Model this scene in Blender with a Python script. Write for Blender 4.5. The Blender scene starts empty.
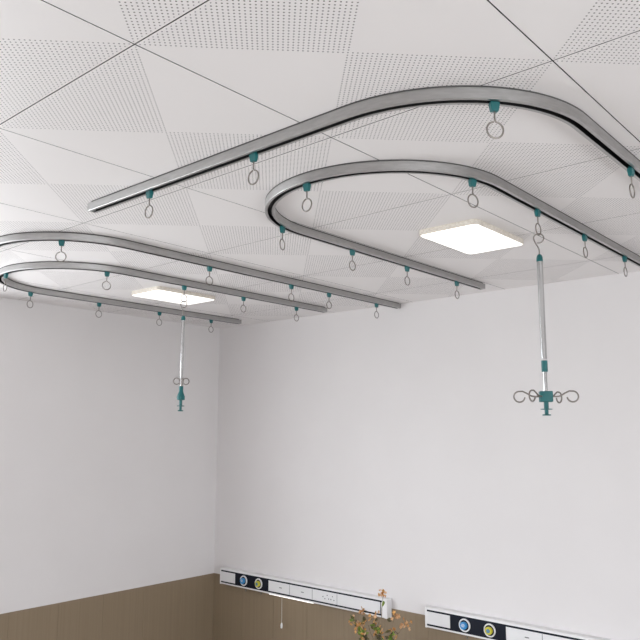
import bpy, bmesh, math, random
from mathutils import Vector, Matrix
random.seed(7)
SC = bpy.context.scene
COL = SC.collection
PI = math.pi
CEIL = 2.8            # ceiling height
RX, RY = 6.6, -6.4    # far extents of the room (corner of wall_left and wall_back is 0,0)

# ------------------------------------------------------------------ materials
def mat(name, col, rough=.5, metal=0., spec=.5, emit=None, estr=0., coat=0.):
    m = bpy.data.materials.new(name); m.use_nodes = True
    b = m.node_tree.nodes['Principled BSDF']
    b.inputs['Base Color'].default_value = (*col, 1)
    b.inputs['Roughness'].default_value = rough
    b.inputs['Metallic'].default_value = metal
    b.inputs['Specular IOR Level'].default_value = spec
    b.inputs['Coat Weight'].default_value = coat
    if emit:
        b.inputs['Emission Color'].default_value = (*emit, 1)
        b.inputs['Emission Strength'].default_value = estr
    return m

def nd(m, kind, **kw):
    n = m.node_tree.nodes.new(kind)
    for k, v in kw.items(): setattr(n, k, v)
    return n

def mth(m, op, a, b=None, c=None):
    n = nd(m, 'ShaderNodeMath', operation=op)
    for i, v in enumerate((a, b, c)):
        if v is None: continue
        if isinstance(v, (int, float)): n.inputs[i].default_value = v
        else: m.node_tree.links.new(v, n.inputs[i])
    return n.outputs[0]

def noise_mix(m, c1, c2, scale=(1, 1, 1), detail=4, lo=.35, hi=.65, rough_amp=0., bump=0.):
    """two-tone noise on object coordinates, with an optional bump"""
    L = m.node_tree.links; b = m.node_tree.nodes['Principled BSDF']
    tc = nd(m, 'ShaderNodeTexCoord'); mp = nd(m, 'ShaderNodeMapping'); mp.inputs['Scale'].default_value = scale
    nz = nd(m, 'ShaderNodeTexNoise'); nz.inputs['Detail'].default_value = detail; nz.inputs['Scale'].default_value = 1
    L.new(tc.outputs['Object'], mp.inputs[0]); L.new(mp.outputs[0], nz.inputs['Vector'])
    r = nd(m, 'ShaderNodeValToRGB')
    r.color_ramp.elements[0].position = lo; r.color_ramp.elements[1].position = hi
    r.color_ramp.elements[0].color = (*c1, 1); r.color_ramp.elements[1].color = (*c2, 1)
    L.new(nz.outputs['Fac'], r.inputs[0]); L.new(r.outputs[0], b.inputs['Base Color'])
    if bump:
        bp = nd(m, 'ShaderNodeBump'); bp.inputs['Strength'].default_value = bump; bp.inputs['Distance'].default_value = .002
        L.new(nz.outputs['Fac'], bp.inputs['Height']); L.new(bp.outputs[0], b.inputs['Normal'])
    return m

TX0, TPX = .5314, .6            # ceiling grid: first joint and pitch along x
TY0, TPY = -.3587, .604         # and along y

def ceiling_material():
    m = mat('perforated_ceiling_board', (.80, .77, .765), rough=.45, spec=.35)
    L = m.node_tree.links; b = m.node_tree.nodes['Principled BSDF']
    tc = nd(m, 'ShaderNodeTexCoord'); sp = nd(m, 'ShaderNodeSeparateXYZ'); L.new(tc.outputs['Object'], sp.inputs[0])
    u = mth(m, 'DIVIDE', mth(m, 'SUBTRACT', sp.outputs[0], TX0), TPX)
    v = mth(m, 'DIVIDE', mth(m, 'SUBTRACT', sp.outputs[1], TY0), TPY)
    du = mth(m, 'ABSOLUTE', mth(m, 'SUBTRACT', mth(m, 'FRACT', mth(m, 'ADD', u, 40)), .5))
    dv = mth(m, 'ABSOLUTE', mth(m, 'SUBTRACT', mth(m, 'FRACT', mth(m, 'ADD', v, 40)), .5))
    tri = mth(m, 'GREATER_THAN', dv, mth(m, 'SUBTRACT', du, .008))
    edge = mth(m, 'LESS_THAN', dv, .489)
    N = 42
    a = mth(m, 'SUBTRACT', mth(m, 'FRACT', mth(m, 'ADD', mth(m, 'MULTIPLY', mth(m, 'ADD', mth(m, 'ADD', u, v), 80), N), .5)), .5)
    c = mth(m, 'SUBTRACT', mth(m, 'FRACT', mth(m, 'ADD', mth(m, 'MULTIPLY', mth(m, 'ADD', mth(m, 'SUBTRACT', u, v), 80), N), .5)), .5)
    d = mth(m, 'SQRT', mth(m, 'ADD', mth(m, 'MULTIPLY', a, a), mth(m, 'MULTIPLY', c, c)))
    hole = mth(m, 'MULTIPLY', mth(m, 'MULTIPLY', mth(m, 'LESS_THAN', d, .185), tri), edge)
    mx = nd(m, 'ShaderNodeMix', data_type='RGBA')
    mx.inputs[6].default_value = (.80, .77, .765, 1); mx.inputs[7].default_value = (.14, .13, .13, 1)
    L.new(hole, mx.inputs[0]); L.new(mx.outputs[2], b.inputs['Base Color'])
    return m

M = {}
M['ceil'] = ceiling_material()
M['void'] = mat('ceiling_void', (.05, .05, .05), .9)
M['wall'] = noise_mix(mat('painted_wall', (.8, .8, .8), .6, spec=.3), (.735, .708, .705), (.75, .723, .72), (3, 3, 3), bump=.02)
M['floor'] = noise_mix(mat('vinyl_floor', (.5, .5, .5), .4), (.36, .33, .30), (.42, .39, .36), (.6, 8, 1))
M['wood'] = noise_mix(mat('brown_laminate', (.2, .15, .1), .5, spec=.3), (.248, .188, .124), (.270, .206, .138), (90, 90, 1.0), detail=5, lo=.3, hi=.7)
M['rail'] = noise_mix(mat('brushed_aluminium', (.5, .5, .5), .38, metal=1.), (.44, .435, .43), (.50, .495, .49), (30, 30, 200))
M['slot'] = mat('shade_black_slot_inside', (.012, .012, .012), .5)  # inner rail faces coloured black, the shade of the hollow slot put into colour
M['mount'] = mat('shade_dark_mounting_strip', (.09, .087, .085), .6)  # mounting strip, its dark tone also standing in for the shadow line above the rail
M['cap'] = mat('grey_end_cap', (.42, .42, .41), .45)
M['teal'] = mat('teal_plastic', (.008, .125, .130), .4)
M['steel'] = mat('stainless_wire', (.26, .235, .215), .4, metal=.75)
M['chrome'] = mat('polished_tube', (.55, .55, .55), .2, metal=1.)
M['white'] = mat('white_enamel', (.84, .83, .83), .35)
M['module'] = mat('white_module', (.79, .785, .79), .4)
M['seam'] = mat('seam_grey', (.22, .22, .23), .6)
M['black'] = mat('black_strip', (.007, .009, .018), .5, spec=.2)
M['mark'] = mat('dark_grey_print', (.10, .10, .11), .5)
M['blue'] = mat('oxygen_blue', (.045, .27, .58), .35)
M['yellow'] = mat('vacuum_yellow', (.62, .56, .05), .35)
M['bluegrey'] = mat('dull_blue', (.10, .24, .36), .4)
M['glow'] = mat('lit_diffuser', (.9, .9, .88), .5, emit=(1, .965, .91), estr=1.25)
M['striplight'] = mat('lit_strip', (.9, .9, .9), .5, emit=(1, .97, .92), estr=1.0)
M['rim'] = noise_mix(mat('cream_lamp_rim', (.7, .62, .52), .5), (.66, .60, .52), (.78, .73, .65), (90, 90, 150), lo=.4, hi=.6)
M['cord'] = mat('cord', (.72, .70, .66), .6)
M['stem'] = noise_mix(mat('twig_bark', (.2, .14, .08), .8), (.14, .10, .055), (.30, .23, .15), (60, 60, 60))
M['leaf'] = noise_mix(mat('leaf_green', (.1, .25, .03), .5), (.07, .15, .015), (.26, .34, .05), (40, 40, 40))
M['darkleaf'] = noise_mix(mat('old_leaf', (.08, .06, .02), .6), (.045, .035, .02), (.14, .12, .03), (40, 40, 40))
M['petal'] = noise_mix(mat('orange_petal', (.8, .4, .12), .55), (.42, .17, .04), (.72, .40, .13), (60, 60, 60))
M['petal2'] = noise_mix(mat('peach_petal', (.8, .5, .3), .55), (.55, .28, .12), (.78, .52, .30), (60, 60, 60))
M['vase'] = mat('ceramic_vase', (.62, .60, .56), .3)
M['table'] = mat('bedside_laminate', (.62, .60, .57), .4)
M['frame'] = mat('window_frame_white', (.75, .75, .75), .4)

# ------------------------------------------------------------------ mesh helpers
def finish(name, bm, m, parent=None, smooth=True, bevel=0., loc=None, ang=35):
    me = bpy.data.meshes.new(name)
    bmesh.ops.recalc_face_normals(bm, faces=bm.faces)
    bm.to_mesh(me); bm.free()
    for x in (m if isinstance(m, (list, tuple)) else [m]): me.materials.append(x)
    if smooth:
        me.polygons.foreach_set('use_smooth', [True] * len(me.polygons))
        me.set_sharp_from_angle(angle=math.radians(ang))
    o = bpy.data.objects.new(name, me); COL.objects.link(o)
    if parent: o.parent = parent
    if loc is not None: o.location = loc
    if bevel:
        bv = o.modifiers.new('bevel', 'BEVEL'); bv.width = bevel; bv.segments = 2; bv.limit_method = 'ANGLE'
    return o

def box(bm, x0, x1, y0, y1, z0, z1, mi=0):
    vs = [bm.verts.new((x, y, z)) for z in (z0, z1) for x, y in ((x0, y0), (x1, y0), (x1, y1), (x0, y1))]
    for f in ((0, 3, 2, 1), (4, 5, 6, 7), (0, 1, 5, 4), (1, 2, 6, 5), (2, 3, 7, 6), (3, 0, 4, 7)):
        bm.faces.new([vs[i] for i in f]).material_index = mi

def lathe(bm, prof, n=20, axis='z', c=(0, 0, 0), mi=0):
    """revolve (radius, height) pairs, closed with caps"""
    def P(r, h, a):
        x, y = r * math.cos(a), r * math.sin(a)
        p = {'z': (x, y, h), 'y': (x, h, y), 'x': (h, x, y)}[axis]
        return (p[0] + c[0], p[1] + c[1], p[2] + c[2])
    rings = [[bm.verts.new(P(r, h, 2 * PI * k / n)) for k in range(n)] for r, h in prof]
    for A, B in zip(rings, rings[1:]):
        for k in range(n):
            bm.faces.new((A[k], A[(k + 1) % n], B[(k + 1) % n], B[k])).material_index = mi
    bm.faces.new(rings[0]).material_index = mi; bm.faces.new(rings[-1]).material_index = mi

def tube(bm, pts, r, n=8, closed=False):
    """round wire through pts (parallel-transported frame); r may be a list"""
    pts = [Vector(p) for p in pts]; N = len(pts)
    rr = r if isinstance(r, (list, tuple)) else [r] * N
    T = []
    for i in range(N):
        a = pts[(i - 1) % N] if (closed or i > 0) else pts[i]
        b = pts[(i + 1) % N] if (closed or i < N - 1) else pts[i]
        T.append((b - a).normalized())
    nrm = T[0].orthogonal().normalized(); rings = []
    for i in range(N):
        if i:
            q = T[i - 1].rotation_difference(T[i]); nrm = q @ nrm
        nrm = (nrm - T[i] * nrm.dot(T[i])).normalized(); bi = T[i].cross(nrm)
        rings.append([bm.verts.new(pts[i] + (nrm * math.cos(2 * PI * k / n) + bi * math.sin(2 * PI * k / n)) * rr[i]) for k in range(n)])
    R = range(N if closed else N - 1)
    off = 0
    if closed:
        off = min(range(n), key=lambda s: sum((rings[-1][k].co - rings[0][(k + s) % n].co).length for k in range(n)))
    for i in R:
        A, B = rings[i], rings[(i + 1) % N]; s = off if (closed and i == N - 1) else 0
        for k in range(n):
            bm.faces.new((A[k], A[(k + 1) % n], B[(k + 1 + s) % n], B[(k + s) % n]))
    if not closed:
        bm.faces.new(rings[0]); bm.faces.new(rings[-1])

def rrect(w, h, r, n=5):
    out = []
    for cx, cy, a0 in ((w - r, h - r, 0), (-w + r, h - r, 90), (-w + r, -h + r, 180), (w - r, -h + r, 270)):
        for k in range(n + 1):
            a = math.radians(a0 + 90 * k / n); out.append((cx + r * math.cos(a), cy + r * math.sin(a)))
    return out

def plate(bm, outline, z0, z1, inset_bottom=0., mi=0):
    """extruded outline in xy"""
    cx = sum(p[0] for p in outline) / len(outline); cy = sum(p[1] for p in outline) / len(outline)
    def sc(p, d):
        l = math.hypot(p[0] - cx, p[1] - cy); k = (l - d) / l
        return (cx + (p[0] - cx) * k, cy + (p[1] - cy) * k)
    B = [bm.verts.new((*sc(p, inset_bottom), z0)) for p in outline]; T = [bm.verts.new((*p, z1)) for p in outline]
    n = len(outline)
    for k in range(n): bm.faces.new((B[k], B[(k + 1) % n], T[(k + 1) % n], T[k])).material_index = mi
    bm.faces.new(B[::-1]).material_index = mi; bm.faces.new(T).material_index = mi

def thing(name, label, cat, loc=(0, 0, 0), group=None, rz=0.):
    o = bpy.data.objects.new(name, None); COL.objects.link(o); o.location = loc; o.rotation_euler = (0, 0, rz)
    o.empty_display_size = .05
    o['label'] = label; o['category'] = cat; o['kind'] = 'thing'
    if group: o['group'] = group
    return o

def struct(name, bm, m, label=None, smooth=False, **kw):
    o = finish(name, bm, m, smooth=smooth, **kw); o['kind'] = 'structure'
    if label: o['label'] = label
    return o

# ------------------------------------------------------------------ room shell
b = bmesh.new(); box(b, -.2, RX + .2, RY - .2, .2, -.1, 0); struct('floor', b, M['floor'])
# ceiling: boards with open joints below a dark void
b = bmesh.new(); g = .0014
xs = [0] + [TX0 + TPX * i for i in range(40) if 0 < TX0 + TPX * i < RX] + [RX]
ys = [0] + [TY0 - TPY * i for i in range(40) if RY < TY0 - TPY * i < 0] + [RY]
for xa, xb in zip(xs, xs[1:]):
    for ya, yb in zip(ys, ys[1:]):
        box(b, xa + (g if xa > 0 else 0), xb - (g if xb < RX else 0), yb + (g if yb > RY else 0), ya - (g if ya < 0 else 0), CEIL, CEIL + .012, 1)
b.faces.ensure_lookup_table()
for fc in b.faces:
    if all(abs(v.co.z - CEIL) < 1e-6 for v in fc.verts): fc.material_index = 0    # board faces white, their edges dark
box(b, -.2, RX + .2, RY - .2, .2, CEIL + .012, CEIL + .1, 1)
struct('ceiling', b, [M['ceil'], M['void']], 'white ceiling of square boards with perforated triangles')
WA, WB = -4.4, -1.9                                # opening in wall_left, just beside the view
WZ0, WZ1 = .85, 2.60
b = bmesh.new()
box(b, -.2, 0, RY - .2, WA, 0, CEIL); box(b, -.2, 0, WB, .2, 0, CEIL)
box(b, -.2, 0, WA, WB, 0, WZ0); box(b, -.2, 0, WA, WB, WZ1, CEIL)
struct('wall_left', b, M['wall'], 'plain white wall on the left with brown wainscot')
b = bmesh.new(); box(b, 0, RX + .2, 0, .2, 0, CEIL); struct('wall_back', b, M['wall'], 'plain white wall behind the bedhead panels')
SA, SB = -5.9, -1.6                                # unseen opening in wall_right, added to brighten the left wall
LZ0, LZ1 = .60, 1.95
b = bmesh.new()
box(b, 0, RX + .2, RY - .2, RY, 0, CEIL)
struct('wall_front', b, M['wall'])
b = bmesh.new()
box(b, RX, RX + .2, RY, SA, 0, CEIL); box(b, RX, RX + .2, SB, 0, 0, CEIL)
box(b, RX, RX + .2, SA, SB, 0, LZ0); box(b, RX, RX + .2, SA, SB, LZ1, CEIL)
struct('wall_right', b, M['wall'])
# windows: frames in the openings
def window(name, a0, a1, c, along, z0, z1):
    b = bmesh.new(); t = .045
    def bx(p0, p1, q0, q1):
        if along == 'y': box(b, c - .03, c + .03, p0, p1, q0, q1)
        else: box(b, p0, p1, c - .03, c + .03, q0, q1)
    bx(a0, a1, z0, z0 + t); bx(a0, a1, z1 - t, z1)
    for k in range(4):
        p = a0 + (a1 - a0 - t) * k / 3; bx(p, p + t, z0 + t, z1 - t)
    struct(name, b, M['frame'])
window('window_1', WA, WB, -.10, 'y', WZ0, WZ1)
window('added_fill_window', SA, SB, RX + .10, 'y', LZ0, LZ1)  # unseen window added as fill for the left wall
# wainscot: laminate boards with tight joints
WH = 1.031
def wainscot(name, length, along, label):
    b = bmesh.new(); w = .30; p = 0.
    while p < length - 1e-6:
        q = min(p + w, length)
        if along == 'x': box(b, p + .0006, q - .0006, -.004, 0, 0, WH)
        else: box(b, 0, .004, -q + .0006, -p - .0006, 0, WH) if q <= -WB else box(b, 0, .004, -q + .0006, -p - .0006, 0, min(WH, WZ0))
        p = q
    struct(name, b, M['wood'], label)
wainscot('trim_1', RX, 'x', 'brown laminate wainscot under the bedhead panels')
wainscot('trim_2', -RY, 'y', 'brown laminate wainscot on the left wall')

# ------------------------------------------------------------------ tracks
RTOP, RBOT = CEIL - .0035, CEIL - .0305
def arc(cx, cy, r, a0, a1, n=28):
    return [(cx + r * math.cos(math.radians(a0 + (a1 - a0) * k / n)), cy + r * math.sin(math.radians(a0 + (a1 - a0) * k / n))) for k in range(n + 1)]
def seg(p, q, n=12):
    return [(p[0] + (q[0] - p[0]) * k / n, p[1] + (q[1] - p[1]) * k / n) for k in range(n + 1)]
def join(*ls):
    out = []
    for l in ls:
        for p in l:
            if not out or math.hypot(p[0] - out[-1][0], p[1] - out[-1][1]) > 1e-5: out.append(p)
    return out
def l_track(x0, xa, yb, r, yend):
    return join(seg((x0, yb), (xa - r, yb)), arc(xa - r, yb + r, r, -90, 0), seg((xa, yb + r), (xa, yend)))
def u_track(xl, xr, yb, yl, yr):
    r = (xr - xl) / 2; c = (xl + xr) / 2
    return join(seg((xl, yl), (xl, yb + r)), arc(c, yb + r, r, 180, 360, 44), seg((xr, yb + r), (xr, yr)))
W2, H, T, S = .0165, RTOP - RBOT, .0022, .0068
PROF = [(-W2 + .0015, 0), (W2 - .0015, 0), (W2, -.0015), (W2, -H + .001), (W2 - .001, -H), (S, -H), (S, -H + T), (W2 - T, -H + T), (W2 - T, -T),
        (-W2 + T, -T), (-W2 + T, -H + T), (-S, -H + T), (-S, -H), (-W2 + .001, -H), (-W2, -H + .001), (-W2, -.0015)]
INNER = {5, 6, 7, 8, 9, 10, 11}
def sweep(bm, path, prof, ztop, inner=()):
    rings = []
    for i, p in enumerate(path):
        a, c = path[max(i - 1, 0)], path[min(i + 1, len(path) - 1)]
        t = Vector((c[0] - a[0], c[1] - a[1])).normalized(); n = Vector((t.y, -t.x))
        rings.append([bm.verts.new((p[0] + n.x * d, p[1] + n.y * d, ztop + z)) for d, z in prof])
    k = len(prof)
    for A, B in zip(rings, rings[1:]):
        for j in range(k):
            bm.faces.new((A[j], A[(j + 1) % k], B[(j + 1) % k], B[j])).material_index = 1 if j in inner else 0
    bm.faces.new(rings[0]); bm.faces.new(rings[-1])
def trim_path(path, d):
    """path shortened by d at both ends"""
    def cut(p):
        p = list(p); rest = d
        while len(p) > 2 and math.dist(p[0], p[1]) <= rest:
            rest -= math.dist(p[0], p[1]); p.pop(0)
        k = rest / math.dist(p[0], p[1]); p[0] = (p[0][0] + (p[1][0] - p[0][0]) * k, p[0][1] + (p[1][1] - p[0][1]) * k)
        return p
    return cut(cut(path)[::-1])[::-1]
def track(path, label):
    o = thing('ceiling_track', label, 'track', (path[0][0], path[0][1], RTOP))
    loc = [(p[0] - path[0][0], p[1] - path[0][1]) for p in path]
    b = bmesh.new(); sweep(b, loc, PROF, 0, INNER); finish('rail', b, [M['rail'], M['slot']], o, ang=40)
    b = bmesh.new(); sweep(b, trim_path(loc, .02), [(-.0158, 0), (.0158, 0), (.0158, -.0035), (-.0158, -.0035)], .0035); finish('mounting_strip', b, M['mount'], o)  # strip kept wide so its dark edge draws the shade line
    for e, f in ((0, 1), (-1, -2)):
        t = Vector((loc[e][0] - loc[f][0], loc[e][1] - loc[f][1])).normalized(); n = Vector((t.y, -t.x))
        if abs(path[e][1]) < .01: continue               # this end butts against the wall
        b = bmesh.new(); c = Vector(loc[e])
        q = [(-W2, -.001), (W2, -.001), (W2, -H), (-W2, -H)]
        A = [b.verts.new((c.x + n.x * d, c.y + n.y * d, z)) for d, z in q]
        B = [b.verts.new((c.x + n.x * d + t.x * .003, c.y + n.y * d + t.y * .003, z)) for d, z in q]
        for k in range(4): b.faces.new((A[k], A[(k + 1) % 4], B[(k + 1) % 4], B[k]))
        b.faces.new(A); b.faces.new(B); finish('end_cap', b, M['cap'], o, bevel=.0008)
    return path
OR = track(l_track(1.965, 3.473, -2.277, .400, -.006), 'large L-shaped aluminium ceiling track nearest the camera, curving past the upper right')
IR = track(u_track(2.309, 3.110, -2.010, -.215, -.17), 'U-shaped aluminium ceiling track curving around the nearer square ceiling light')
OL = track(l_track(.200, 1.636, -2.275, .355, -.006), 'L-shaped outer aluminium track on the left side, its long arm ending at the wall')
IL = track(u_track(.430, 1.203, -2.014, -.195, -.185), 'U-shaped aluminium ceiling track curving around the farther light at left')

# ------------------------------------------------------------------ ring hooks gliding in the tracks
def snap(path, p):
    best = None
    for a, c in zip(path, path[1:]):
        ab = (c[0] - a[0], c[1] - a[1]); l2 = ab[0] ** 2 + ab[1] ** 2
        t = max(0, min(1, ((p[0] - a[0]) * ab[0] + (p[1] - a[1]) * ab[1]) / l2))
        q = (a[0] + ab[0] * t, a[1] + ab[1] * t); d = math.dist(p, q)
        if best is None or d < best[0]: best = (d, q, math.atan2(ab[1], ab[0]))
    return best[1], best[2]
RR = .0192
def hook_parts(o):
    b = bmesh.new()
    tp, bt = (.0108, .0075), (.0084, .006)
    A = [b.verts.new((sx * tp[0], sy * tp[1], -.0005)) for sx, sy in ((1, 1), (-1, 1), (-1, -1), (1, -1))]
    B = [b.verts.new((sx * tp[0], sy * tp[1], -.008)) for sx, sy in ((1, 1), (-1, 1), (-1, -1), (1, -1))]
    C = [b.verts.new((sx * bt[0], sy * bt[1], -.0225)) for sx, sy in ((1, 1), (-1, 1), (-1, -1), (1, -1))]
    for P, Q in ((A, B), (B, C)):
        for k in range(4): b.faces.new((P[k], P[(k + 1) % 4], Q[(k + 1) % 4], Q[k]))
    b.faces.new(A); b.faces.new(C)
    finish('glider', b, M['teal'], o, bevel=.0018)
    b = bmesh.new(); box(b, -.008, .008, -.0042, .0042, -.001, .006); finish('runner', b, M['teal'], o, bevel=.001)
    b = bmesh.new()
    zc = -.0225 - .0235 - RR
    pts = [(0, 0, -.0215), (0, 0, -.032), (0, 0, -.042)]
    pts += [(RR * math.sin(a), 0, zc + RR * math.cos(a)) for a in [.16 + (2 * PI - .30) * k / 26 for k in range(27)]]
    tube(b, pts, .00215); finish('ring', b, M['steel'], o)
proto = [None]
def hook(path, p, label, group):
    q, a = snap(path, p); loc = (q[0], q[1], RBOT)
    if proto[0] is None:
        o = thing('ring_hook', label, 'hook', loc, group, a); hook_parts(o); proto[0] = o; return o
    o = proto[0].copy(); COL.objects.link(o); o.location = loc; o.rotation_euler = (0, 0, a); o['label'] = label; o['group'] = group
    for c in proto[0].children:
        d = c.copy(); d.parent = o; COL.objects.link(d)
    return o
G = 'ring hooks on the large outer track'
hook(OR, (2.290, -2.288), 'teal-topped steel ring hook beside the free end of the large near track', G)
hook(OR, (2.752, -2.282), 'teal-topped ring hook second from the free end of the large near track', G)
hook(OR, (3.3835, -2.139), 'biggest-looking teal-topped ring hook, at the top of the nearest track bend', G)
hook(OR, (3.479, -1.512), 'teal-topped ring hook at the right photo edge on the large near track', G)
G = 'ring hooks on the U track round the nearer light'
hook(IR, (2.307, -1.735), 'ring hook just below the tight left bend of the near U track', G)
hook(IR, (2.701, -2.010), 'ring hook inside the upper left of the near U track bend', G)
hook(IR, (2.312, -1.300), 'ring hook on lower arm of near U track, midway between bend and light', G)
hook(IR, (2.330, -0.906), 'ring hook on lower arm of near U track, just left of near light', G)
hook(IR, (2.330, -0.473), 'ring hook closest to the free end of near U track, below near light', G)
hook(IR, (3.092, -1.722), 'ring hook at the right bend of near U track, above the near light', G)
POLE_R = hook(IR, (3.108, -1.317), 'ring hook on the near U track that carries the right drip pole', G)
hook(IR, (3.122, -0.905), 'ring hook on near U track, first one right of the right drip pole', G)
hook(IR, (3.104, -0.462), 'ring hook on near U track, second one right of the right drip pole', G)
G = 'ring hooks on the left outer track'
hook(OL, (1.530, -2.138), 'ring hook at the curve of the left outer track, overlapping the inner track', G)
hook(OL, (1.624, -1.484), 'ring hook on left outer track, upper right of the farther ceiling light', G)
hook(OL, (1.627, -0.949), 'ring hook on left outer track, third from its end at the wall', G)
hook(OL, (1.642, -0.655), 'ring hook on left outer track, second from its end at the wall', G)
hook(OL, (1.651, -0.230), 'ring hook on left outer track closest to the white back wall', G)
G = 'ring hooks on the left U track'
hook(IL, (0.793, -2.004), 'ring hook at the outermost left bend of the left U track', G)
hook(IL, (0.411, -1.718), 'faint ring hook farthest left on the rear arm of left U track', G)
hook(IL, (1.152, -1.715), 'ring hook on front curve of left U track, left of the farther light', G)
POLE_L = hook(IL, (1.173, -1.285), 'ring hook before the farther light that carries the left drip pole', G)
hook(IL, (1.168, -0.875), 'ring hook on front arm of left U track, right of the left drip pole', G)
hook(IL, (1.207, -0.446), 'ring hook closest to the free front end of the left U track', G)
hook(IL, (0.392, -1.292), 'ring hook on rear arm of left U track, second from the left', G)
hook(IL, (0.390, -0.868), 'ring hook on rear arm of left U track, just left of left drip pole', G)
hook(IL, (0.421, -0.450), 'ring hook closest to the free rear end of left U track, near corner', G)

# ------------------------------------------------------------------ drip poles
RING_BOT = RBOT - .0225 - .0235 - 2 * RR               # lowest point of a ring's centre line
def hanger(o, ztop, sgn):
    """open wire hook in the local xz plane: closes over the ring, then runs down into the cap"""
    b = bmesh.new(); r = .0160
    pts = []
    for k in range(19):
        a = math.radians(-112 + 312 * k / 18)        # from the open tip at the right, over the top, down the left side
        pts.append((r * math.cos(a) * sgn, 0, -r + r * math.sin(a)))
    pts += [(-.66 * r * sgn, 0, -r * 2.05), (-.28 * r * sgn, 0, -r * 2.75), (-.05 * r * sgn, 0, -r * 3.3), (0, 0, -r * 3.7), (0, 0, ztop - .006)]
    tube(b, pts, .0021); finish('hanger_hook', b, M['steel'], o)
def arm_hook(o, name, ang, folded):
    b = bmesh.new()
    if not folded:
        c, r = (.082, -.001), .0172
        L_ = [(.012, .0), (.032, -.001), (.045, .001), (.059, .010), (.072, .0165)]
        L_ += [(c[0] + r * math.cos(math.radians(a)), c[1] + r * math.sin(math.radians(a))) for a in range(98, -190, -16)]
    else:
        L_ = [(.0075, -.028), (.0075, -.012), (.0078, .004), (.0105, .016)]
        c, r = (.0235, .012), .0155
        L_ += [(c[0] + r * math.cos(math.radians(a)), c[1] + r * math.sin(math.radians(a))) for a in range(150, -140, -16)]
    ca, sa = math.cos(ang), math.sin(ang)
    tube(b, [(x * ca, x * sa, z) for x, z in L_], .0025); h = finish(name, b, M['steel'], o)
    return h
def drip_pole(hk, label, extended, rz):
    hx, hy = hk.location.x, hk.location.y
    top = RING_BOT + .0040                            # crest of the wire hook carried by the ring
    o = thing('drip_pole', label, 'drip pole', (hx, hy, top), None, rz)
    zc = -.071 if extended else -.074                 # top of the teal cap below the crest
    hanger(o, zc, 1)
    b = bmesh.new(); lathe(b, [(.004, zc), (.0075, zc - .003), (.010, zc - .010), (.0105, zc - .024)], 18); finish('cap', b, M['teal'], o)
    if extended:
        z1, z2, z3 = zc - .352, zc - .387, zc - .450
        b = bmesh.new(); lathe(b, [(.0092, zc - .02), (.0092, z1 + .005)], 18); finish('tube', b, M['chrome'], o)
        b = bmesh.new(); lathe(b, [(.0088, z1 + .001), (.0098, z1), (.0098, z2), (.0088, z2 - .001)], 18); finish('sleeve', b, M['teal'], o)
        b = bmesh.new(); lathe(b, [(.0068, z2 + .01), (.0068, z3)], 18); finish('inner_rod', b, M['chrome'], o)
        b = bmesh.new()
        A = rrect(.0185, .0185, .005); plate(b, rrect(.0205, .0205, .005), z3 - .034, z3, .0)
        finish('clamp_block', b, M['teal'], o, bevel=.002)
        zs = z3 - .034; ze = -1
        for k, a in enumerate((0, PI, PI * .30, PI * 1.30)):
            h = arm_hook(o, 'bag_hook', a, False); h.location.z = z3 - .016
    else:
        z3 = zc - .356
        b = bmesh.new(); lathe(b, [(.0078, zc - .02), (.0078, z3)], 18); finish('tube', b, M['chrome'], o)
        b = bmesh.new(); lathe(b, [(.0085, z3), (.0105, z3 - .002), (.0105, z3 - .026), (.0125, z3 - .032), (.0198, z3 - .052), (.0198, z3 - .068), (.010, z3 - .070)], 18)
        finish('clamp_block', b, M['teal'], o)
        zs = z3 - .069
        for a in (0, PI, PI * .5, PI * 1.5):
            h = arm_hook(o, 'bag_hook', a + .5, True); h.location.z = z3 + .012
    k = .9 if extended else 1.15
    b = bmesh.new()
    lathe(b, [(.0075, zs + .002), (.0075, zs - .024 * k), (.0062, zs - .025 * k), (.0060, zs - .043 * k), (.0125, zs - .044 * k), (.0145, zs - .046 * k), (.0125, zs - .048 * k)], 18)
    lathe(b, [(.010, zs - .0235 * k), (.0185, zs - .0245 * k), (.0185, zs - .0268 * k), (.010, zs - .0275 * k)], 18)
    finish('pull_grip', b, M['teal'], o)
    return o
drip_pole(POLE_R, 'long chrome drip pole with spread wire hooks, hanging from the near U track', True, .52)
drip_pole(POLE_L, 'chrome drip pole with folded hooks hanging in front of the left wall', False, .65)

# ------------------------------------------------------------------ ceiling lights
def ceiling_light(cx, cy, wx, wy, label):
    o = thing('ceiling_light', label, 'ceiling light', (cx, cy, CEIL), 'square ceiling lights')
    b = bmesh.new(); plate(b, rrect(wx, wy, .022), -.0200, 0, 0); finish('rim', b, M['rim'], o, bevel=.001)
    b = bmesh.new(); plate(b, rrect(wx - .004, wy - .004, .019), -.0215, -.0197, .002); finish('diffuser', b, M['glow'], o)
ceiling_light(2.738, -1.083, .127, .199, 'square lit ceiling light inside the near U track, in the centre right')
ceiling_light(.850, -1.080, .130, .203, 'lit square ceiling light inside the left U track, partly behind its rails')

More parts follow.
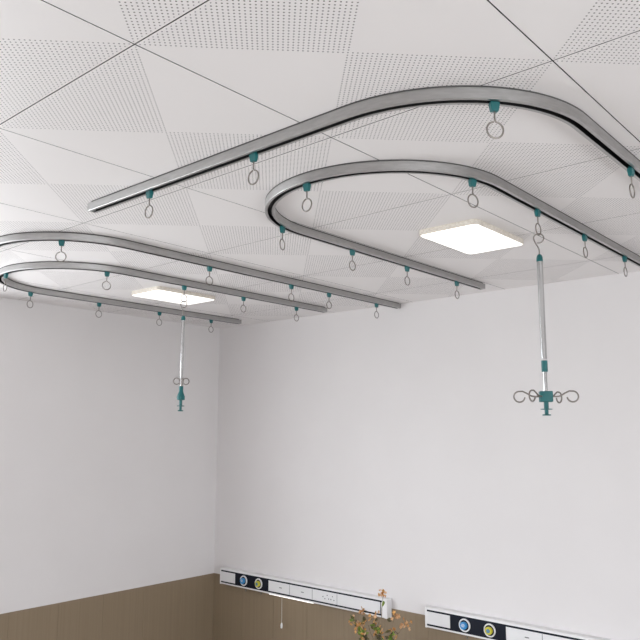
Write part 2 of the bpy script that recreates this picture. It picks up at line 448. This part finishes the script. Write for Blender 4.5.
# ------------------------------------------------------------------ bedhead panels
def bedhead(x0, label, lamp):
    Z0, HT, D, LN = .983, .105, .050, 1.435
    o = thing('bedhead_panel', label, 'bedhead panel', (x0, 0, Z0), 'bedhead supply panels')
    b = bmesh.new()
    prof = [(-.0042, 0), (-D + .004, 0), (-D, .004), (-D, HT - .004), (-D + .004, HT), (-.0042 if HT < .04 else -.0002, HT), (-.0002, WH - Z0 + .001), (-.0042, WH - Z0 + .001)]
    A = [b.verts.new((.012, y, z)) for y, z in prof]; B = [b.verts.new((LN - .018, y, z)) for y, z in prof]
    n = len(prof)
    for k in range(n): b.faces.new((A[k], A[(k + 1) % n], B[(k + 1) % n], B[k]))
    b.faces.new(A); b.faces.new(B); finish('housing', b, M['white'], o)
    for s0, s1 in ((0, .012), (LN - .018, LN)):
        b = bmesh.new(); box(b, s0, s1, -D - .001, -.0045, -.0006, HT + .0006); finish('end_cap', b, M['white'], o, bevel=.0012)
    y = -D
    for z0 in (.0125, HT - .0190):
        b = bmesh.new(); box(b, .014, LN - .036, y - .0026, y + .001, z0 - .0010, z0 + .0078); finish('trim_strip', b, M['black'], o)
    b = bmesh.new(); box(b, LN - .046, LN - .0422, y - .0026, y + .001, .0177, HT - .0185); finish('trim_strip', b, M['mark'], o)
    f0, f1 = .0177, HT - .0185
    def module(a0, a1, m, nm='module'):
        b = bmesh.new(); box(b, a0 + .0008, a1 - .0008, y - .002, y + .001, f0 + .0004, f1 - .0004); return finish(nm, b, m, o, bevel=.0005)
    module(.016, .157, M['module'], 'blank_plate')
    gp = module(.157, .480, M['black'], 'gas_plate'); gp['label'] = 'black glossy outlet plate'
    ed = [.482, .672, .866, 1.066, LN - .0475]
    mods = [module(a, c, M['module'], nm) for a, c, nm in zip(ed, ed[1:], ('switch_plate', 'switch_plate', 'socket_plate', 'blank_plate'))]
    for e in ed[1:-1]:
        b = bmesh.new(); box(b, e - .0014, e + .0014, y - .0024, y + .001, f0 + .003, f1 - .003); finish('seam', b, M['seam'], o)
    zc = (f0 + f1) / 2
    for k in (0, 1):                                  # small rocker marks
        cx = (ed[k] + ed[k + 1]) / 2 + .015
        b = bmesh.new(); box(b, cx - .011, cx + .011, y - .0032, y - .0015, zc - .002, zc + .003); finish('rocker', b, M['seam'], mods[k])
    cx = ed[3] - .060
    for dx, dz in ((-.052, .0), (-.036, -.010), (-.018, .012), (-.006, -.008), (.012, -.008), (.024, .010), (.036, -.010)):
        b = bmesh.new(); box(b, cx + dx - .0028, cx + dx + .0028, y - .0032, y - .0015, zc + dz - .003, zc + dz + .003); finish('pin_hole', b, M['mark'], mods[2])
    # gas outlets
    for gx, face, hub, nm in ((.247, M['blue'], M['white'], 'blue gas outlet'), (.392, M['yellow'], M['bluegrey'], 'yellow gas outlet')):
        b = bmesh.new()
        n = 32; pr = [(.0325, -.001), (.0335, -.006), (.0320, -.010), (.0268, -.010), (.0260, -.004)]
        rings = [[b.verts.new((gx + r * math.cos(2 * PI * k / n), y + h, zc + r * math.sin(2 * PI * k / n))) for k in range(n)] for r, h in pr]
        for A, B in zip(rings, rings[1:]):
            for k in range(n): b.faces.new((A[k], A[(k + 1) % n], B[(k + 1) % n], B[k]))
        b.faces.new(rings[-1]); b.faces.new(rings[0])
        ou = finish('gas_outlet', b, [M['white']], o); ou['label'] = nm
        b = bmesh.new(); lathe(b, [(.0258, y - .001), (.0258, y - .0062), (.020, y - .0064)], 28, 'y', (gx, 0, zc)); finish('recess', b, M['black'], ou)
        b = bmesh.new(); lathe(b, [(.0180, y - .004), (.0195, y - .020), (.0185, y - .0225), (.012, y - .0227)], 28, 'y', (gx, 0, zc)); finish('knob', b, face, ou)
        if hub is M['white']:
            b = bmesh.new()
            for dz, w in ((.008, .008), (.002, .012), (-.004, .008)): box(b, gx - w, gx + w, y - .0239, y - .0225, zc + dz - .0012, zc + dz + .0012)
            finish('lettering', b, hub, ou)
        else:
            b = bmesh.new(); lathe(b, [(.0100, y - .022), (.0100, y - .0255), (.008, y - .0265)], 24, 'y', (gx, 0, zc)); finish('socket_face', b, hub, ou)
        b = bmesh.new(); tube(b, [(gx, y + .018, .001), (gx, y + .018, -.012)], .003); lathe(b, [(.004, -.020), (.006, -.017), (.006, -.014), (.003, -.011)], 12, 'z', (gx, y + .018, 0))
        finish('test_point', b, M['steel'], ou)
    # reading lamp under the housing, with its pull cord
    b = bmesh.new(); box(b, .482, .870, -D + .001, -D + .022, -.0035, .001)
    finish('reading_lamp', b, M['striplight'] if lamp else M['white'], o, bevel=.002)
    if lamp:
        pc = bmesh.new(); tube(pc, [(.597, -.044, -.010), (.597, -.044, -.165)], .0011); pc = finish('pull_cord', pc, M['cord'], o)
        b = bmesh.new(); lathe(b, [(.003, -.162), (.0060, -.168), (.0072, -.182), (.0065, -.194), (.003, -.196)], 14, 'z', (.597, -.044, 0)); finish('cord_knob', b, M['white'], pc)
    return o
bedhead(.120, 'white bedhead supply panel left of the flowers, with lit lamp strip and pull cord', True)
bedhead(1.810, 'white bedhead supply panel at the bottom right edge of the photo', False)

# ------------------------------------------------------------------ flowers on a bedside cabinet (below the frame)
o = thing('bedside_cabinet', 'pale bedside cabinet carrying the vase of orange flowers', 'cabinet', (1.685, -.30, 0))
b = bmesh.new(); box(b, -.22, .22, -.2, .2, .06, .68); finish('body', b, M['table'], o, bevel=.004)
b = bmesh.new(); box(b, -.24, .24, -.22, .22, .68, .70); finish('top', b, M['table'], o, bevel=.004)
b = bmesh.new(); box(b, -.20, .20, -.19, .19, 0, .06); finish('plinth', b, M['mark'], o)
for z in (.09, .38):
    b = bmesh.new(); box(b, -.205, .205, -.214, -.2, z, z + .27); d = finish('drawer', b, M['table'], o, bevel=.003)
    b = bmesh.new(); box(b, -.05, .05, -.226, -.214, z + .2, z + .215); finish('handle', b, M['steel'], d, bevel=.003)
VX, VY, VZ = 1.685, -.30, .70
o = thing('flower_vase', 'vase of thin twigs with small orange blossoms in front of the left bedhead panel end', 'flowers', (VX, VY, VZ))
b = bmesh.new(); lathe(b, [(.035, 0), (.05, .02), (.052, .07), (.035, .12), (.022, .15), (.026, .17), (.020, .168), (.016, .14)], 24); finish('vase', b, M['vase'], o)
def petal_bm(bm, c, s):
    """five cupped petals round a centre"""
    ax = Vector((random.uniform(-1, 1), random.uniform(-1.4, .2), random.uniform(-.3, 1))).normalized()
    u = ax.orthogonal().normalized(); v = ax.cross(u); ph = random.uniform(0, 6)
    for k in range(5):
        a = ph + 2 * PI * k / 5; d = u * math.cos(a) + v * math.sin(a); t = u * -math.sin(a) + v * math.cos(a)
        P = [c, c + d * s * .5 + t * s * .38 + ax * s * .22, c + d * s * .95 + t * s * .22 + ax * s * .42, c + d * s * .95 - t * s * .22 + ax * s * .42, c + d * s * .5 - t * s * .38 + ax * s * .22]
        Q = [p - ax * s * .07 for p in P]
        vp = [bm.verts.new(p) for p in P]; vq = [bm.verts.new(p) for p in Q]
        bm.faces.new(vp); bm.faces.new(vq[::-1])
        for j in range(5): bm.faces.new((vp[j], vp[(j + 1) % 5], vq[(j + 1) % 5], vq[j]))
def leaf_bm(bm, c, d, s):
    d = d.normalized(); t = d.cross(Vector((random.uniform(-1, 1), random.uniform(-1, 1), random.uniform(-1, 1)))).normalized(); n = d.cross(t)
    prof = [(0, .03), (.25, .26), (.55, .33), (.8, .2), (1, .02)]
    top = []
    for h in (.5, -.5):
        top.append([[bm.verts.new(c + d * s * x + t * s * w * q + n * s * (.03 * h + .10 * abs(q) - .15 * x * x)) for q in (-1, 0, 1)] for x, w in prof])
    for L_ in top:
        for A, B in zip(L_, L_[1:]):
            for j in (0, 1): bm.faces.new((A[j], A[j + 1], B[j + 1], B[j]))
    A, B = top
    for i in range(4):
        for j in (0, 2): bm.faces.new((A[i][j], A[i + 1][j], B[i + 1][j], B[i][j]))
    for i in (0, 4):
        for j in (0, 1): bm.faces.new((A[i][j], A[i][j + 1], B[i][j + 1], B[i][j]))
# twig tips: x, y, z in the room, blossoms, green leaves, dark leaves, peach?
TIPS = [(1.680, -.29, 1.180, 12, 1, 0, 0), (1.505, -.24, 1.060, 7, 0, 2, 1), (1.625, -.30, 1.065, 6, 1, 1, 0), (1.645, -.28, 1.030, 1, 2, 3, 0), (1.755, -.28, 1.075, 9, 0, 2, 1),
        (1.800, -.26, 1.040, 12, 0, 1, 1), (1.545, -.30, 1.000, 14, 3, 3, 0), (1.69, -.32, 1.010, 5, 3, 4, 0), (1.47, -.26, .995, 4, 3, 4, 0),
        (1.600, -.27, 1.030, 2, 1, 5, 0), (1.755, -.30, .995, 2, 3, 3, 0), (1.585, -.34, .960, 5, 3, 3, 1), (1.70, -.24, .975, 5, 3, 5, 0),
        (1.49, -.30, 1.020, 3, 4, 3, 0), (1.52, -.28, .955, 8, 3, 2, 0), (1.66, -.30, .965, 3, 2, 5, 0), (1.74, -.30, .955, 2, 3, 3, 0)]
for (x, y, z, nb, nl, ndk, pe) in TIPS:
    tip = Vector((x + .022 - VX, y - VY, z - VZ)); root = Vector((tip.x * .03, tip.y * .03, .05))
    mid = Vector((tip.x * random.uniform(.3, .5), tip.y * .3, .05 + (tip.z - .05) * .55))
    mouth = Vector((tip.x * .06, tip.y * .06, .165))
    pts = [root, mouth]
    for k in range(1, 11):
        t = k / 10; pts.append(mouth * (1 - t) ** 2 + mid * 2 * t * (1 - t) + tip * t * t + Vector((random.uniform(-1, 1), random.uniform(-1, 1), 0)) * .003 * (k < 10))
    b = bmesh.new(); tube(b, pts, [.0026 - .0013 * i / 11 for i in range(12)], 6); br = finish('twig', b, M['stem'], o)
    for k in range(nb):
        b = bmesh.new(); c = tip + Vector((random.uniform(-.028, .028), random.uniform(-.02, .02), random.uniform(-.030, .022)))
        tube(b, [tip - Vector((0, 0, .012)), (tip + c) / 2, c], .0007, 5)
        petal_bm(b, c, random.uniform(.0075, .0115)); finish('blossom', b, M['petal2'] if (pe and k % 2) or k % 3 == 2 else M['petal'], br)
    for k in range(nl + ndk):
        b = bmesh.new(); q = Vector(pts[random.choice((8, 9, 10, 11))]) + Vector((random.uniform(-1, 1), 0, random.uniform(-1, 1))) * .010
        d = Vector((random.uniform(-1, 1), random.uniform(-1, .4), random.uniform(-.5, .7)))
        if nb >= 7 and k < nl: q, d = tip - Vector((0, 0, .035)), Vector((.4, -.5, -.6))
        leaf_bm(b, q, d, random.uniform(.020, .036)); finish('leaf', b, M['leaf'] if k < nl else M['darkleaf'], br)

# ------------------------------------------------------------------ daylight
w = bpy.data.worlds.new('sky'); SC.world = w; w.use_nodes = True
NT = w.node_tree; bg = NT.nodes['Background']; bg.inputs[1].default_value = 8.6
tc = NT.nodes.new('ShaderNodeTexCoord'); sp = NT.nodes.new('ShaderNodeSeparateXYZ'); NT.links.new(tc.outputs['Generated'], sp.inputs[0])
rp = NT.nodes.new('ShaderNodeValToRGB'); mr = NT.nodes.new('ShaderNodeMapRange')     # overcast sky over paler ground
mr.inputs['From Min'].default_value = -.5; mr.inputs['From Max'].default_value = .5
NT.links.new(sp.outputs[2], mr.inputs['Value']); NT.links.new(mr.outputs[0], rp.inputs[0]); NT.links.new(rp.outputs[0], bg.inputs[0])
rp.color_ramp.elements[0].color = (.84, .875, .90, 1); rp.color_ramp.elements[1].color = (1.06, 1.12, 1.19, 1)
rp.color_ramp.elements[0].position = .35; rp.color_ramp.elements[1].position = .65
def portal(name, loc, rot, sx, sy):
    l = bpy.data.lights.new(name, 'AREA'); l.shape = 'RECTANGLE'; l.size = sx; l.size_y = sy; l.cycles.is_portal = True
    p = bpy.data.objects.new(name, l); COL.objects.link(p); p.location = loc; p.rotation_euler = rot
portal('window_daylight', (-.02, (WA + WB) / 2, (WZ0 + WZ1) / 2), (0, -PI / 2, 0), WZ1 - WZ0, WB - WA)
portal('window_daylight', (RX + .02, (SA + SB) / 2, (LZ0 + LZ1) / 2), (0, PI / 2, 0), LZ1 - LZ0, SB - SA)  # portal of the added fill window

# ------------------------------------------------------------------ camera
cd = bpy.data.cameras.new('camera'); cam = bpy.data.objects.new('camera', cd); COL.objects.link(cam)
cd.sensor_fit = 'HORIZONTAL'; cd.sensor_width = 36; cd.lens = 715.396 * 36 / 640; cd.clip_start = .05
yaw, pitch, roll = -.71738, .15265, .001935
f = Vector((math.sin(yaw) * math.cos(pitch), math.cos(yaw) * math.cos(pitch), math.sin(pitch)))
r = Vector((math.cos(yaw), -math.sin(yaw), 0)); u = r.cross(f)
r, u = r * math.cos(roll) + u * math.sin(roll), u * math.cos(roll) - r * math.sin(roll)
cam.matrix_world = Matrix(((r.x, u.x, -f.x, 4.0775), (r.y, u.y, -f.y, -3.5271), (r.z, u.z, -f.z, 2.0438), (0, 0, 0, 1)))
SC.camera = cam
SC.view_settings.view_transform = 'Standard'; SC.view_settings.look = 'None'
SC.view_settings.exposure = 0.; SC.view_settings.gamma = 1; SC.view_settings.use_curve_mapping = False
